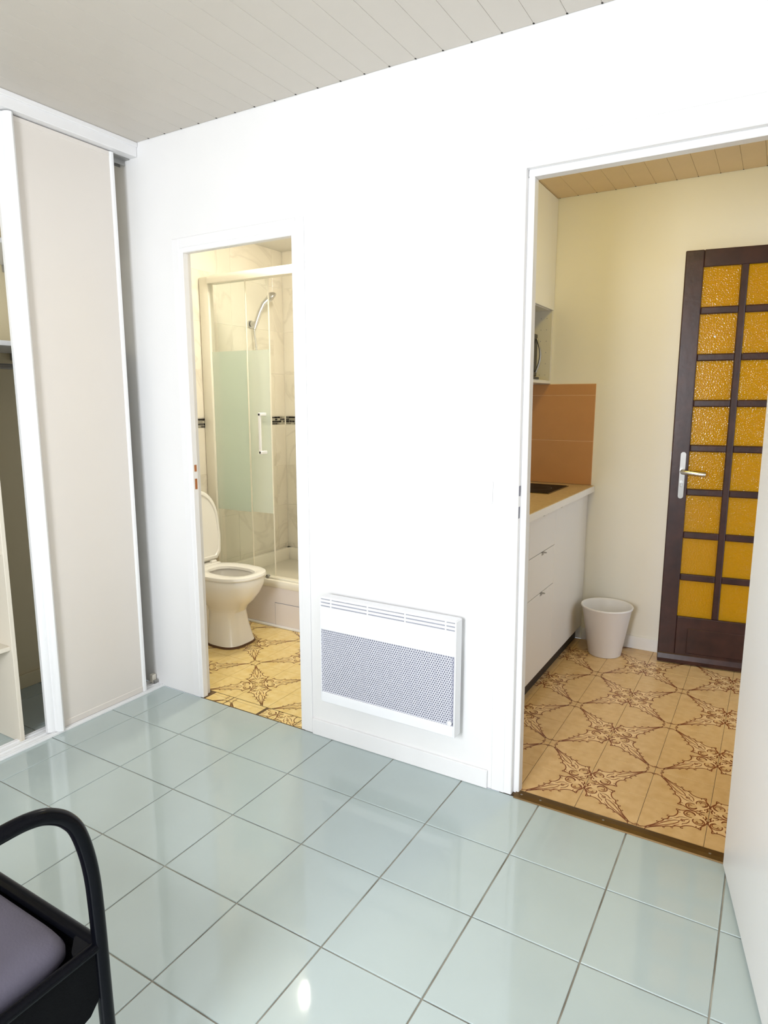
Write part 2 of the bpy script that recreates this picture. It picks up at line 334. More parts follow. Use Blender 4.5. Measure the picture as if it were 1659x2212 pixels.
# ---- ornamental floor tiles (shared by kitchen and bathroom)
def ornament(p, mats):
    """tile mesh, flower centre at (0,0), chain node at (p,p); slots: body, fill, line"""
    mb = MB(); q = .0008; th = .010; ch = .0006
    ring = lambda d, z: [(q+d, q+d, z), (p-q-d, q+d, z), (p-q-d, p-q-d, z), (q+d, p-q-d, z)]
    mb.loft([ring(0, -th), ring(0, -ch), ring(ch, 0)], False, True, 0)
    D = p*math.sqrt(2); c = math.sqrt(.5)
    def T(s, t, z): return ((s-t)*c*D, (s+t)*c*D, z)
    half = [(.055, .010), (.075, .048), (.11, .062), (.105, .098), (.14, .130), (.19, .150), (.24, .158), (.272, .190), (.292, .212), (.298, .165), (.34, .118), (.40, .094), (.44, .096), (.462, .104), (.482, .090),
            (.51, .070), (.545, .068), (.565, .072), (.585, .056), (.625, .044), (.65, .046), (.672, .034), (.72, .024), (.78, .016), (.84, .012), (.865, 0)]
    def smooth(pts, it=2):
        for _ in range(it):
            o = [pts[0]]
            for a, b in zip(pts, pts[1:]):
                o += [(a[0]*.78+b[0]*.22, a[1]*.78+b[1]*.22), (a[0]*.22+b[0]*.78, a[1]*.22+b[1]*.78)]
            pts = o+[pts[-1]]
        return pts
    h = smooth(half, 2)
    poly = h+[(s, -t) for s, t in reversed(h[:-1])]
    k = len(mb.v); mb.v += [T(s, t, .00025) for s, t in poly]; mb.f.append(tuple(range(k, k+len(poly)))); mb.m.append(1)
    for sg in (1, -1):
        k = len(mb.v); mb.v += [T(.205+.060*math.cos(2*PI*i/18), sg*(.076+.060*math.sin(2*PI*i/18)), .00035) for i in range(18)]; mb.f.append(tuple(range(k, k+18))); mb.m.append(0)
        lf = [(.47, .012), (.52, .03), (.60, .026), (.68, .014), (.60, .008), (.52, .006)]
        k = len(mb.v); mb.v += [T(a, sg*b, .00035) for a, b in lf]; mb.f.append(tuple(range(k, k+6))); mb.m.append(0)
    def stroke(pts, wd, z=.0005):
        wd /= D; n = len(pts); k = len(mb.v)
        for i in range(n):
            a = pts[max(i-1, 0)]; b = pts[min(i+1, n-1)]; dx, dy = b[0]-a[0], b[1]-a[1]; L = math.hypot(dx, dy) or 1
            ww = wd*(.45 if i in (0, n-1) else 1.)/2
            mb.v += [T(pts[i][0]-dy/L*ww, pts[i][1]+dx/L*ww, z), T(pts[i][0]+dy/L*ww, pts[i][1]-dx/L*ww, z)]
        for i in range(n-1): mb.f.append((k+2*i, k+2*i+1, k+2*i+3, k+2*i+2)); mb.m.append(2)
    def spiral(cx, cy, r0, r1, a0, a1, n=16):
        return [(cx+(r0+(r1-r0)*i/n)*math.cos(a0+(a1-a0)*i/n), cy+(r0+(r1-r0)*i/n)*math.sin(a0+(a1-a0)*i/n)) for i in range(n+1)]
    LW = .0040*p/.205
    for sg in (1, -1):
        st = lambda pts, wd: stroke([(s, sg*t) for s, t in pts], wd)
        st(h, LW)
        st(spiral(.205, .076, .066, .060, -1.3, 3.9, 20), LW*1.0)          # outer scroll
        st(spiral(.205, .076, .056, .016, 3.9, -1.2), LW*.8)        # inner curl
        st(spiral(.235, .085, .020, .006, -1.5, 3.4, 10), LW*.7)
        st(spiral(.085, .030, .026, .014, 2.6, -1.4, 10), LW*.9)     # centre C curl
        st([(.285, .02), (.32, .05), (.36, .062), (.41, .056), (.43, .07)], LW*.8)
        st([(.34, .005), (.36, .022), (.385, .012)], LW*.8)
        st([(.405, .0), (.44, .02), (.52, .034), (.60, .026), (.70, .010), (.80, .006), (.88, .014)], LW*.85)
        st([(.46, .056), (.52, .058), (.56, .074)], LW*.7); st([(.60, .044), (.63, .040), (.655, .052)], LW*.7)
        for hx_, hy_, rr_ in ((.468, .118, .020), (.572, .084, .017), (.662, .058, .014)):
            st(spiral(hx_, hy_, rr_, rr_*.35, -2.4, 3.2, 12), LW*.7)
        st(spiral(.285, .150, .030, .010, 2.6, -1.8, 12), LW*.75)
        # chain around the node
        st([(.865, .0), (.885, .022), (.905, .030), (.925, .052)], LW*.7)
        st(spiral(.925, .062, .010, .010, 0, 2*PI, 8), LW*.6)
        st([(.905, .012), (.93, .040), (.945, .052)], LW*.5)
    st = lambda pts, wd: stroke(pts, wd)
    st([(.42, 0), (.30, 0), (.27, 0)], LW*.8)
    st(spiral(.375, 0, .014, .006, 0, 5.2, 10), LW*.7)
    return mb.mesh('ornate_tile', mats)
def ornate_floor(par, p, nx, ny, rect, mats):
    base = ornament(p, mats); x0, x1, y0, y1 = rect
    i0, i1 = math.floor((x0-nx)/p), math.ceil((x1-nx)/p); j0, j1 = math.floor((y0-ny)/p), math.ceil((y1-ny)/p)
    for i in range(i0, i1):
        for j in range(j0, j1):
            bx = nx+p*(i if i % 2 else i+1); by = ny+p*(j if j % 2 else j+1)
            sx = 1 if i % 2 else -1; sy = 1 if j % 2 else -1
            rz = {(1, 1): 0, (-1, 1): PI/2, (-1, -1): PI, (1, -1): 1.5*PI}[(sx, sy)]
            place_ornate(par, base, p, bx, by, rz, (max(x0, nx+p*i), min(x1, nx+p*i+p), max(y0, ny+p*j), min(y1, ny+p*j+p)), (nx+p*i, nx+p*i+p, ny+p*j, ny+p*j+p))
def place_ornate(par, base, p, bx, by, rz, clip, full):
    if clip[1]-clip[0] < .012 or clip[3]-clip[2] < .012: return
    me = base
    if max(abs(a-b) for a, b in zip(clip, full)) > .001:
        me = base.copy(); bm = bmesh.new(); bm.from_mesh(me)
        R = Matrix.Rotation(-rz, 3, 'Z'); q = .0008
        for co, no in (((clip[0]+q, 0, 0), (-1, 0, 0)), ((clip[1]-q, 0, 0), (1, 0, 0)), ((0, clip[2]+q, 0), (0, -1, 0)), ((0, clip[3]-q, 0), (0, 1, 0))):
            c = Vector((co[0]-bx if no[0] else 0, co[1]-by if no[1] else 0, 0))
            bmesh.ops.bisect_plane(bm, geom=bm.verts[:]+bm.edges[:]+bm.faces[:], dist=1e-6, plane_co=R @ c, plane_no=R @ Vector(no), clear_outer=True)
        bm.to_mesh(me); bm.free()
        if len(me.vertices) == 0: return
    o = link('ornate_tile', me, par); o.location = (bx, by, 0); o.rotation_euler = (0, 0, rz)
fk = struct('floor_kitchen', B(KX0, KX1, TW, KY, -.04, -.0012).box(.44, 1.24, .02, TW, -.04, -.0012), M_kgrout, 'ochre ornamental tiled kitchen floor', 'floor')
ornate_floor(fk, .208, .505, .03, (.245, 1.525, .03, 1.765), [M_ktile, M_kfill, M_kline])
fb = struct('floor_bathroom', B(BX, -.36, TW, BY, -.04, -.0012).box(XB0-.02, XB1+.02, .0, TW, -.04, -.0012), M_kgrout, 'ochre ornamental tiled bathroom floor', 'floor')
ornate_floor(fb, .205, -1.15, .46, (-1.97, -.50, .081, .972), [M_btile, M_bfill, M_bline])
ob = ornament(.205, [M_btile, M_bfill, M_bline])
for bx, by, rz, cl in ((-1.15, -.147, 0, (-1.062, -.947, .001, .057)), (-.74, -.147, PI/2, (-.943, -.727, .001, .057)), (-1.15, .263, 1.5*PI, (-1.062, -.947, .058, .079)), (-.74, .263, PI, (-.943, -.727, .058, .079)),
                       (-.65, .105, PI, (-.723, -.65, .001, .079)), (-.65, .105, 1.5*PI, (-.65, -.522, .001, .079)), (-.45, .105, PI, (-.519, -.474, .001, .079))):
    place_ornate(fb, ob, .205, bx, by, rz, cl, (9, 9, 9, 9))

# ---- door frames, baseboards, threshold
def frame(name, x0, x1, h, cw, label, rebate):
    """rebate 1: stop towards the far room; rebate -1: recess towards the far room"""
    t = thing(name, label, 'door frame', (x0, 0, 0), kind='structure')
    y0 = -.003; yb = TW+.002; ym = .020 if rebate > 0 else .030
    for sgn, x in ((-1, x0), (1, x1)):
        part('jamb', B(x, x+sgn*cw, y0, yb if rebate > 0 else ym, .0005, h+cw, b=.003), M_trim, t)
        part('architrave', B(x+sgn*cw*.45, x+sgn*(cw+.018), y0-.002, 0, .001, h+cw+.018, b=.003), M_trim, t)
        if rebate > 0: part('door_stop', B(x, x-sgn*.021, ym, yb, .0005, h-.021, b=.0025), M_trim, t)
        else: part('jamb_recess', B(x+sgn*.016, x+sgn*cw, ym, yb, .0005, h+cw, b=.002), M_trim, t)
    e = .0007; k = 1 if rebate > 0 else 0
    part('head', B(x0-.03*k, x1, y0-e, (yb if k else ym)+e, h, h+cw-e, b=.003), M_trim, t)
    part('head_architrave', B(x0-cw*.45-.05*k, x1+cw*.45, y0-.002-e, -.0004, h+cw*.45, h+cw+.018+e, b=.003), M_trim, t)
    if k: part('head_stop', B(x0-.01, x1, ym-e, yb+2*e, h-.021-e, h+e, b=.0025), M_trim, t)
    else: part('head_recess', B(x0, x1, ym+e, yb+e, h+.016, h+cw-2*e, b=.002), M_trim, t)
    if rebate > 0:
        for o in t.children:
            if o.name.split('.')[0] in ('jamb', 'architrave', 'door_stop') and sum(v.co.x for v in o.data.vertices)/len(o.data.vertices) < .8:
                for v in o.data.vertices: v.co.x -= (v.co.z-1.07)/2.14*.022
    return t
tb = frame('trim_1', XB0, XB1, HB, .045, 'white frame around the bathroom doorway', -1)
for z0, z1 in ((1.105, 1.136), (1.023, 1.072)):
    part('strike_slot', B(XB0-.004, XB0+.0006, .008, .022, z0, z1), M_rawwood, tb, 'bare wood strike slot')
tk = frame('trim_2', XK0, XK1, HK, .06, 'white frame around the kitchen doorway', 1)
for z0, z1 in ((1.105, 1.140), (1.028, 1.068)):
    part('strike_slot', B(XK0-.004, XK0+.0006, .002, .016, z0, z1), M_hdark, tk, 'dark strike slot')
struct('baseboard_back', B(XB1+.067, XK0-.082, -.011, 0, .001, .072, b=.002), M_trim, 'white baseboard under the heater', 'baseboard')
struct('baseboard_left', B(-1.933, -1.922, -3.5, -.012, .001, .072, b=.002), M_closetin, 'beige baseboard inside the closet', 'baseboard')
struct('baseboard_right', B(1.489, 1.50, -3.5, -.012, .001, .072, b=.002), M_trim, 'white baseboard of the side wall', 'baseboard')
t = thing('threshold_bar', 'bronze threshold bar on the floor of the kitchen doorway', 'threshold', (.84, .017, 0))
pr = [(-.012, .0005), (-.009, .0045), (.008, .0075), (.026, .0075), (.040, .0045), (.043, .0005)]
part('bar', MB().prism(pr, 'x', XK0+.022, 1.212), M_bronze, t)
for x in (.53, .60, .82, 1.15): part('screw', MB().lathe((x, .012, .0075), [(.0001, .0008), (.003, .0008), (.0042, 0)], 12), M_steel, t)

# ---- rear window (off frame, gives the daylight)
t = thing('window_1', 'white framed window opposite the doorways', 'window', (.1, -3.53, WZ0), kind='structure')
for a in ((WX0, WX0+.06, WZ0, WZ1), (WX1-.06, WX1, WZ0, WZ1), (.425, .475, WZ0, WZ1)): part('frame_bar', B(a[0], a[1], -3.555, -3.51, a[2], a[3], b=.004), M_pvc, t)
for a in ((WZ0, WZ0+.06), (WZ1-.06, WZ1)): part('frame_bar', B(WX0+.06, WX1-.06, -3.555, -3.51, a[0], a[1], b=.004), M_pvc, t)

# ================================================================== CLOSET
CX = -1.345
struct('trim_closet', MB().box(-1.375, -1.325, -3.2, -.001, 2.493, 2.5525, b=.002).box(-1.326, -1.318, -3.2, -.001, 2.532, 2.5525, b=.002), M_trim, 'white fascia above the sliding closet door', 'trim')
t = thing('upper_track', 'grey metal upper track of the sliding closet door', 'track', (-1.39, -.001, 2.48))
part('rail', MB().box(-1.445, -1.376, -3.2, -.002, 2.49, 2.4935).box(-1.4105, -1.4085, -3.2, -.002, 2.470, 2.4935).box(-1.445, -1.442, -3.2, -.002, 2.47, 2.4935), M_alu, t)
t = thing('floor_track', 'white double floor track of the sliding closet door', 'track', (-1.39, -.5, 0))
part('base', B(-1.445, CX+.003, -3.2, .0-.002, .0008, .004), M_pvc, t)
for x in (-1.441, -1.428, -1.402, -1.389, -1.361, CX): part('rib', B(x-.003, x+.003, -3.2, -.002, .004, .011, b=.001), M_pvc, t)
t = thing('sliding_door', 'white sliding closet door beside the bathroom doorway', 'closet door', (-1.375, -.35, .012))
D0, D1, DZ0, DZ1 = -.590, -.098, .012, 2.489
part('panel', B(-1.377, -1.362, D0+.03, D1-.012, DZ0+.02, DZ1-.01), M_closet, t)
sec = [(D0-.016, -1.392), (D0-.018, -1.374), (D0-.010, -1.364), (D0+.004, -1.360), (D0+.008, -1.360), (D0+.011, -1.346), (D0+.018, -1.335), (D0+.028, -1.331), (D0+.037, -1.336), (D0+.044, -1.348), (D0+.046, -1.362), (D0+.046, -1.392)]
part('handle_stile', MB().loft([[(x, y, z) for y, x in sec] for z in (DZ0, DZ1)]), M_pvc, t, 'rounded white grip profile', smooth=True)
sec = [(D1-.022, -1.385), (D1-.022, -1.361), (D1-.015, -1.356), (D1-.004, -1.356), (D1, -1.361), (D1, -1.385)]
part('stile', MB().loft([[(x, y, z) for y, x in sec] for z in (DZ0, DZ1)]), M_pvc, t)
part('bottom_rail', B(-1.378, -1.359, D0+.046, D1-.022, DZ0, DZ0+.028, b=.002), M_closet, t)
part('top_rail', B(-1.378, -1.359, D0+.046, D1-.022, DZ1-.02, DZ1, b=.002), M_closet, t)
t = thing('door_guide', 'small grey door guide block in the closet track corner', 'door guide', (-1.40, -.02, .011))
part('block', B(-1.42, -1.396, -.03, -.006, .011, .055, b=.003), M_cab, t); part('bracket', B(-1.392, -1.384, -.03, -.006, .011, .03, b=.001), M_steel, t)
# closet interior
def shelf(z, label, y1=-.005):
    t = thing('closet_shelf', label, 'shelf', (-1.69, -.6, z), group='closet shelves')
    part('board', B(-1.93, -1.50, -1.6, y1, z-.02, z, b=.0015), M_pvc, t)
    for y in (-.29, -1.0): part('bracket', B(-1.932, -1.88, y-.012, y+.012, z-.052, z-.0205, b=.002), M_alu, t, 'grey shelf bracket')
shelf(2.067, 'upper white shelf inside the open closet'); shelf(1.667, 'lower white shelf above the closet rail')
t = thing('hanging_rail', 'dark hanging rail inside the open closet', 'rail', (-1.68, -.6, 1.585))
part('rail', MB().tube([(-1.66, -.684, 1.572), (-1.66, -.02, 1.572)], .012, 16), M_steel, t, smooth=True)
part('end_socket', MB().cyl((-1.66, -.02, 1.572), (0, 1, 0), .02, .018), M_steel, t)
t = thing('closet_shelf_unit', 'white open shelf unit standing on the closet floor', 'shelf unit', (-1.66, -.95, 0))
part('side_panel', B(-1.93, -1.412, -.704, -.686, .001, 1.642, b=.0015), M_unit, t)
part('side_panel', B(-1.93, -1.412, -1.25, -1.232, .001, 1.642, b=.0015), M_unit, t)
for z in (.425, .83, 1.2): part('shelf', B(-1.93, -1.425, -1.232, -.704, z-.018, z, b=.0015), M_unit, t)
for z in (.40, .805): part('shelf_pin', MB().cyl((-1.46, -.704, z), (0, -1, 0), .004, .012, 10), M_steel, t)

# ================================================================== HEATER
HX0, HX1, HZ0, HZ1, HY = -.303, .300, .205, .652, -.082
t = thing('wall_heater', 'white electric wall heater with perforated grille', 'heater', (0, 0, HZ0))
part('back_box', B(HX0+.03, HX1-.03, HY+.045, -.001, HZ0+.03, HZ1-.03, b=.006), M_heater, t)
body = MB()
GZ0, GZ1 = .250, .517
body.box(HX0+.006, HX1-.006, HY, HY+.05, GZ1, HZ1-.045, b=.002).box(HX0+.006, HX1-.006, HY, HY+.05, HZ0+.002, GZ0, b=.002)
body.box(HX0, HX0+.006, HY+.002, HY+.05, HZ0+.001, HZ1-.005, b=.002).box(HX1-.006, HX1, HY-.002, HY+.05, HZ0, HZ1-.001, b=.002)
body.box(HX0+.006, HX1-.006, HY+.004, HY+.052, HZ1-.008, HZ1, b=.002)
part('casing', body, M_heater, t)
part('inner_plate', B(HX0+.006, HX1-.006, HY+.012, HY+.03, GZ0-.02, HZ1-.01), M_hinner, t, 'grey plate behind the grille')
for z in (HZ1-.014, HZ1-.028, HZ1-.042): part('vent_slat', B(HX0+.004, HX1-.004, HY, HY+.022, z-.0055, z+.0035, b=.001), M_heater, t)
for x in (-.247, -.075, .09, .257): part('vent_post', B(x-.003, x+.003, HY+.001, HY+.02, HZ1-.048, HZ1-.006), M_heater, t)
gm = MB(); pit = .0098; ro = pit/math.sqrt(3); ri = .0041; rowh = ro*1.5; r = 0; z = GZ0
while z < GZ1+.003:
    x = HX0+.010+(pit/2 if r % 2 else 0)
    while x < HX1-.010:
        k = len(gm.v)
        for rad, yy in ((ro*1.002, HY+.002), (ri, HY+.002), (ri, HY+.0045)):
            gm.v += [(x+rad*math.sin(PI/3*a), yy, z+rad*math.cos(PI/3*a)) for a in range(6)]
        for q in range(2):
            for a in range(6): gm.f.append((k+6*q+a, k+6*q+(a+1) % 6, k+6*q+6+(a+1) % 6, k+6*q+6+a)); gm.m.append(0)
        x += pit
    z += rowh; r += 1
part('grille', gm, M_grille, t, 'perforated metal grille')
part('dial', MB().cyl((.28, HY+.001, .262), (0, -1, 0), .009, .004, 20), M_heater, t)
part('bracket', B(-.2, -.17, -.035, -.001, .24, .6), M_heater, t); part('bracket', B(.17, .2, -.035, -.001, .24, .6), M_heater, t)

# ================================================================== SWITCH
t = thing('light_switch', 'white double light switch on the wall left of the kitchen doorway', 'switch', (.352, 0, 1.112))
part('plate', B(.312, .392, -.009, 0, 1.072, 1.152, b=.003), M_pvc, t)
part('rocker', B(.325, .379, -.013, -.008, 1.114, 1.139, b=.002), M_pvc, t); part('rocker', B(.325, .379, -.013, -.008, 1.085, 1.1125, b=.002), M_pvc, t)

# ================================================================== WHITE ROOM DOOR
dv = Vector((.208, -.978)).normalized(); ang = math.atan2(dv.y, dv.x)
t = thing('door_1', 'white flush door standing open into the main room', 'door', (1.189, -.032, .012), ang, kind='structure')
part('leaf', B(0, .735, 0, .040, 0, 2.12, b=.004), M_trim, t, local=True)
for y, s in ((-.0, -1), (.04, 1)):
    part('handle_plate', B(.665, .70, y, y+s*.006, .93, 1.13, b=.002), M_steel, t, 'steel handle plate', local=True)
    part('lever', MB().tube([(.682, y, 1.04), (.682, y+s*.045, 1.04), (.66, y+s*.05, 1.04), (.57, y+s*.05, 1.038)], .008, 12), M_steel, t, 'steel lever', True, True)
for z in (.2, 1.0, 1.9): part('hinge', MB().cyl((-.006, .034, z), (0, 0, 1), .006, .09, 12), M_steel, t, local=True)

# ================================================================== BROWN GLAZED DOOR
du = Vector((.37, .05)).normalized(); ang = math.atan2(du.y, du.x)
t = thing('door_2', 'dark brown entrance door with amber glass panes standing open in the kitchen', 'door', (.79, 1.637, .008), ang, kind='structure')
LW_, TH = .70, .040
rz = [2.088-.2315*i for i in range(8)]; PH = .195
cu = [(.046, .212), (.247, .413), (.448, .614)]
part('stile', B(-.042, cu[0][0]-.002, 0, TH, 0, 2.165, b=.005), M_wood, t, local=True)
part('stile', B(cu[2][1]+.002, LW_, 0, TH, 0, 2.165, b=.005), M_wood, t, local=True)
part('top_rail', B(cu[0][0]-.002, cu[2][1]+.002, .0005, TH-.001, rz[0]-.006, 2.165, b=.004), M_wood, t, local=True)
part('bottom_rail', B(cu[0][0]-.002, cu[2][1]+.002, .0005, TH-.001, .0, rz[7]-PH-.010, b=.004), M_wood, t, local=True)
part('bottom_panel', B(.10, .56, -.004, .002, .06, .20, b=.003), M_wood, t, local=True)
part('weather_bar', MB().prism([(0, 0), (-.012, .0), (-.014, .02), (-.006, .045), (0, .05)], 'x', -.04, LW_), M_wood, t, local=True)
for a, b in ((cu[0][1], cu[1][0]), (cu[1][1], cu[2][0])):
    part('mullion', B(a+.001, b-.001, .004, TH-.004, rz[7]-PH-.012, rz[0], b=.006), M_wood, t, local=True)
for i in range(7):
    for a, b in cu: part('glazing_bar', B(a-.002, b+.002, .004, TH-.004, rz[i+1]+.0-.004, rz[i]-PH-.004, b=.006), M_wood, t, local=True)
for i in range(8):
    for a, b in cu:
        o = part('pane', B(a-.006, b+.006, -.002, .002, -PH/2-.006, PH/2+.006), M_amber, t, local=True)
        o.location = (0, .018, rz[i]-.008-PH/2)
        if i == 0 and a == cu[0][0]: o['label'] = 'amber pebbled glass pane'
pl = MB(); n = 10
outl = [(.016+.013*math.cos(a), 1.143+.013*math.sin(a)) for a in [PI*i/n for i in range(n+1)]]+[(.016+.013*math.cos(a), .923+.013*math.sin(a)) for a in [PI+PI*i/n for i in range(n+1)]]
part('handle_plate', pl.prism(outl, 'y', -.004, 0), M_steel, t, 'steel handle plate', local=True)
part('lever', MB().tube([(.016, 0, 1.055), (.016, -.05, 1.055), (.03, -.056, 1.054), (.125, -.056, 1.046)], [.012, .012, .012, .014], 14), M_chrome, t, 'chrome lever handle', True, True)
part('lock_cylinder', MB().cyl((.016, 0, .998), (0, -1, 0), .0085, .008, 18).box(.0115, .0205, -.008, 0, .972, .996, b=.002), M_chrome, t, 'keyhole cylinder', local=True)
part('spy_hole', MB().cyl((.119, .018, 1.742), (0, -1, 0), .005, .004, 14), M_chrome, t, local=True)
part('latch', B(-.0435, -.041, .012, .028, 1.10, 1.155), M_steel, t, local=True)

# ================================================================== KITCHEN UNIT
FX = .295
def base_unit(name, label, y0, y1, fronts, handles):
    t = thing(name, label, 'cabinet', (0, (y0+y1)/2, 0), group='kitchen base units')
    part('body', B(KX0+.005, FX-.020, y0+.001, y1-.001, .085, .903), M_cab, t)
    part('plinth', B(.24, .262, y0+.001, y1-.001, .001, .085), M_plinth, t, 'dark recessed plinth')
    for (nm, z0, z1), hy in zip(fronts, handles):
        f = part(nm, B(FX-.019, FX, y0+.0015, y1-.0015, z0+.0015, z1-.0015, b=.0015), M_front, t)
        hm = MB().box(FX-.002, FX+.0015, hy-.014, hy+.014, z1-.030, z1, b=.0005)
        arc = [(FX, hy+.014), (FX+.012, hy+.012), (FX+.019, hy+.006), (FX+.021, hy), (FX+.019, hy-.006), (FX+.012, hy-.012), (FX, hy-.014)]
        hm = MB().prism(arc, 'z', z1-.003, z1-.0005).box(FX-.001, FX+.001, hy-.014, hy+.014, z1-.016, z1)
        o = link('pull_tab', hm.mesh('pull_tab', M_steel), f); o['label'] = 'small steel pull tab'
        o.matrix_parent_inverse = Matrix()
    return t
base_unit('base_cabinet', 'white base cabinet nearest the kitchen doorway', .10, .72, [('door', .088, .900)], [.62])
base_unit('drawer_unit', 'white kitchen drawer unit with three fronts and small steel tabs', .72, 1.12, [('drawer', .708, .900), ('drawer', .505, .708), ('drawer', .088, .505)], [.92]*3)
base_unit('base_cabinet', 'white base cabinet beside the bin', 1.12, 1.762, [('door', .088, .900)], [1.22])
t = thing('worktop', 'beige laminate worktop on the white kitchen units', 'worktop', (0, .93, .905))
part('slab', B(KX0+.001, .330, .09, KY-.009, .905, .943, b=.003), M_counter, t)
part('edge_band', B(.3285, .3312, .09, KY-.009, .907, .941), M_front, t)
t = thing('ceramic_hob', 'black glass hob set in the beige worktop', 'hob', (-.01, 1.447, .943))
part('frame', B(-.225, .212, 1.258, 1.645, .9432, .9462, b=.001), mat('hob_rim', (120, 104, 66), .3, .8), t)
part('glass', B(-.217, .203, 1.267, 1.636, .9455, .9485, b=.001), M_blackglass, t)
for x, y, r_ in ((.08, 1.45, .085), (-.12, 1.45, .07)): part('cooking_zone', MB().lathe((x, y, .9486), [(r_, 0), (r_+.003, 0)], 40), M_hdark, t)
t = thing('wall_cabinet', 'cream wall cabinet with open microwave niche beside the end wall', 'cabinet', (-.12, 1.46, 1.529))
WX = .046
part('upper_body', B(KX0+.002, WX-.018, 1.162, KY-.002, 1.962, KH-.002), M_cab, t)
part('upper_door', B(WX-.017, WX, 1.164, KY-.003, 1.947, KH-.003, b=.0015), M_kwall, t)
part('niche_top', B(KX0+.002, WX-.018, 1.18, KY-.020, 1.944, 1.962), M_cab, t)
sp = part('side_panel', B(KX0+.002, WX-.004, KY-.020, KY-.002, 1.529, 1.9455, b=.001), M_cab, t)
part('side_panel', B(KX0+.002, WX-.004, 1.162, 1.180, 1.529, 1.9455, b=.001), M_cab, t)
part('niche_floor', B(KX0+.002, WX-.004, 1.181, KY-.0205, 1.529, 1.547, b=.001), M_cab, t)
for z in [1.58+.0645*i for i in range(6)]:
    for x in (.012, -.022):
        o = link('pin_hole', MB().cyl((x, KY-.0198, z), (0, -1, 0), .0022, .0004, 10).mesh('pin_hole', M_hdark), sp); o.matrix_parent_inverse = Matrix()
t = thing('microwave', 'black microwave with curved silver handle in the cabinet niche', 'microwave', (-.1, 1.33, 1.548))
part('body', B(-.27, .020, 1.19, 1.505, 1.562, 1.790, b=.004), M_black, t)
part('door', B(.020, .042, 1.19, 1.503, 1.562, 1.790, b=.005), M_black, t)
part('window', B(.0415, .043, 1.215, 1.40, 1.60, 1.75), M_blackglass, t)
arcp = [(.046+.022*math.sin(PI*i/12), 1.474, 1.585+.18*i/12) for i in range(13)]
part('handle', MB().tube(arcp, .0055, 10), M_steel, t, 'curved silver handle', True)
for y in (1.205, 1.46): part('foot', MB().cyl((.0, y, 1.5475), (0, 0, 1), .012, .016, 12), M_black, t)
part('base_trim', B(.016, .046, 1.19, 1.535, 1.5475, 1.5595), M_black, t)
t = thing('wall_socket', 'small white socket on the terracotta splashback', 'socket', (-.08, KY-.008, 1.048))
part('plate', B(-.14, -.058, KY-.018, KY-.0085, 1.007, 1.089, b=.003), M_pvc, t); part('recess', MB().cyl((-.099, KY-.0178, 1.048), (0, -1, 0), .02, .0008, 24), M_cab, t)

# ---- bin
t = thing('waste_bin', 'white plastic waste bin beside the base cabinet', 'bin', (.472, 1.605, 0))
c = (.472, 1.600, .0015)
part('bucket', MB().lathe(c, [(.001, .004), (.084, .004), (.088, 0), (.090, .003), (.1335, .270), (.140, .276), (.142, .281), (.141, .286), (.137, .287), (.133, .283), (.130, .27), (.086, .010), (.001, .010)], 72), M_bin, t, smooth=True)

# ---- ceiling lamp in the kitchen (out of frame above the lintel)
def dome_lamp(name, label, c, r, M):
    t = thing(name, label, 'ceiling lamp', c)
    part('base', MB().lathe((c[0], c[1], c[2]-.022), [(.001, 0), (r*1.06, 0), (r*1.06, .022), (.001, .022)], 40), M_pvc, t)
    part('globe', MB().lathe((c[0], c[1], c[2]-.022), [(r*math.cos(a), -r*.55*math.sin(a)) for a in [PI/2*i/10 for i in range(10)]]+[(.001, -r*.55)], 40), M, t, 'glowing round shade', True)
dome_lamp('ceiling_lamp', 'round warm ceiling lamp in the kitchen', (.62, .72, KH), .11, M_lampk)

# ================================================================== BATHROOM
dome_lamp('ceiling_lamp', 'round warm ceiling lamp in the bathroom', (-1.112, .898, 2.5), .085, M_lampb)
# ---- shower tray
t = thing('shower_tray', 'white raised shower tray with plain front panel and access hatch', 'shower tray', (-1.5, 1.39, 0))
TX1 = -.60; AY = .978
part('front_panel', B(BX+.0032, TX1, AY, AY+.02, .016, .262, b=.002), M_apron, t)
part('sealing_strip', B(BX+.0032, TX1, AY-.010, AY+.01, .0005, .016, b=.004), M_pvc, t)
part('hatch', B(-1.437, -1.18, AY-.0035, AY, .012, .161, b=.001), M_apron, t, 'access hatch with dark joint')
part('hatch_joint', B(-1.4395, -1.1775, AY-.0012, AY+.0005, .010, .1638), M_hdark, t)
tr = MB()
tr.box(BX+.0032, TX1, AY-.014, AY+.06, .262, .312, b=.012)
tr.box(BX+.0032, BX+.05, AY+.06, BY-.0032, .20, .312, b=.008).box(BX+.0032, TX1, BY-.05, BY-.0032, .20, .312, b=.008).box(TX1-.05, TX1, AY+.06, BY-.05, .2, .312, b=.008)
tr.box(BX+.04, TX1-.04, AY+.05, BY-.04, .20, .225, b=.004)
part('basin', tr, M_tray, t, smooth=True)
part('drain', MB().lathe((-1.35, 1.40, .226), [(.001, .006), (.03, .006), (.042, .003), (.045, 0)], 28), M_chrome, t)
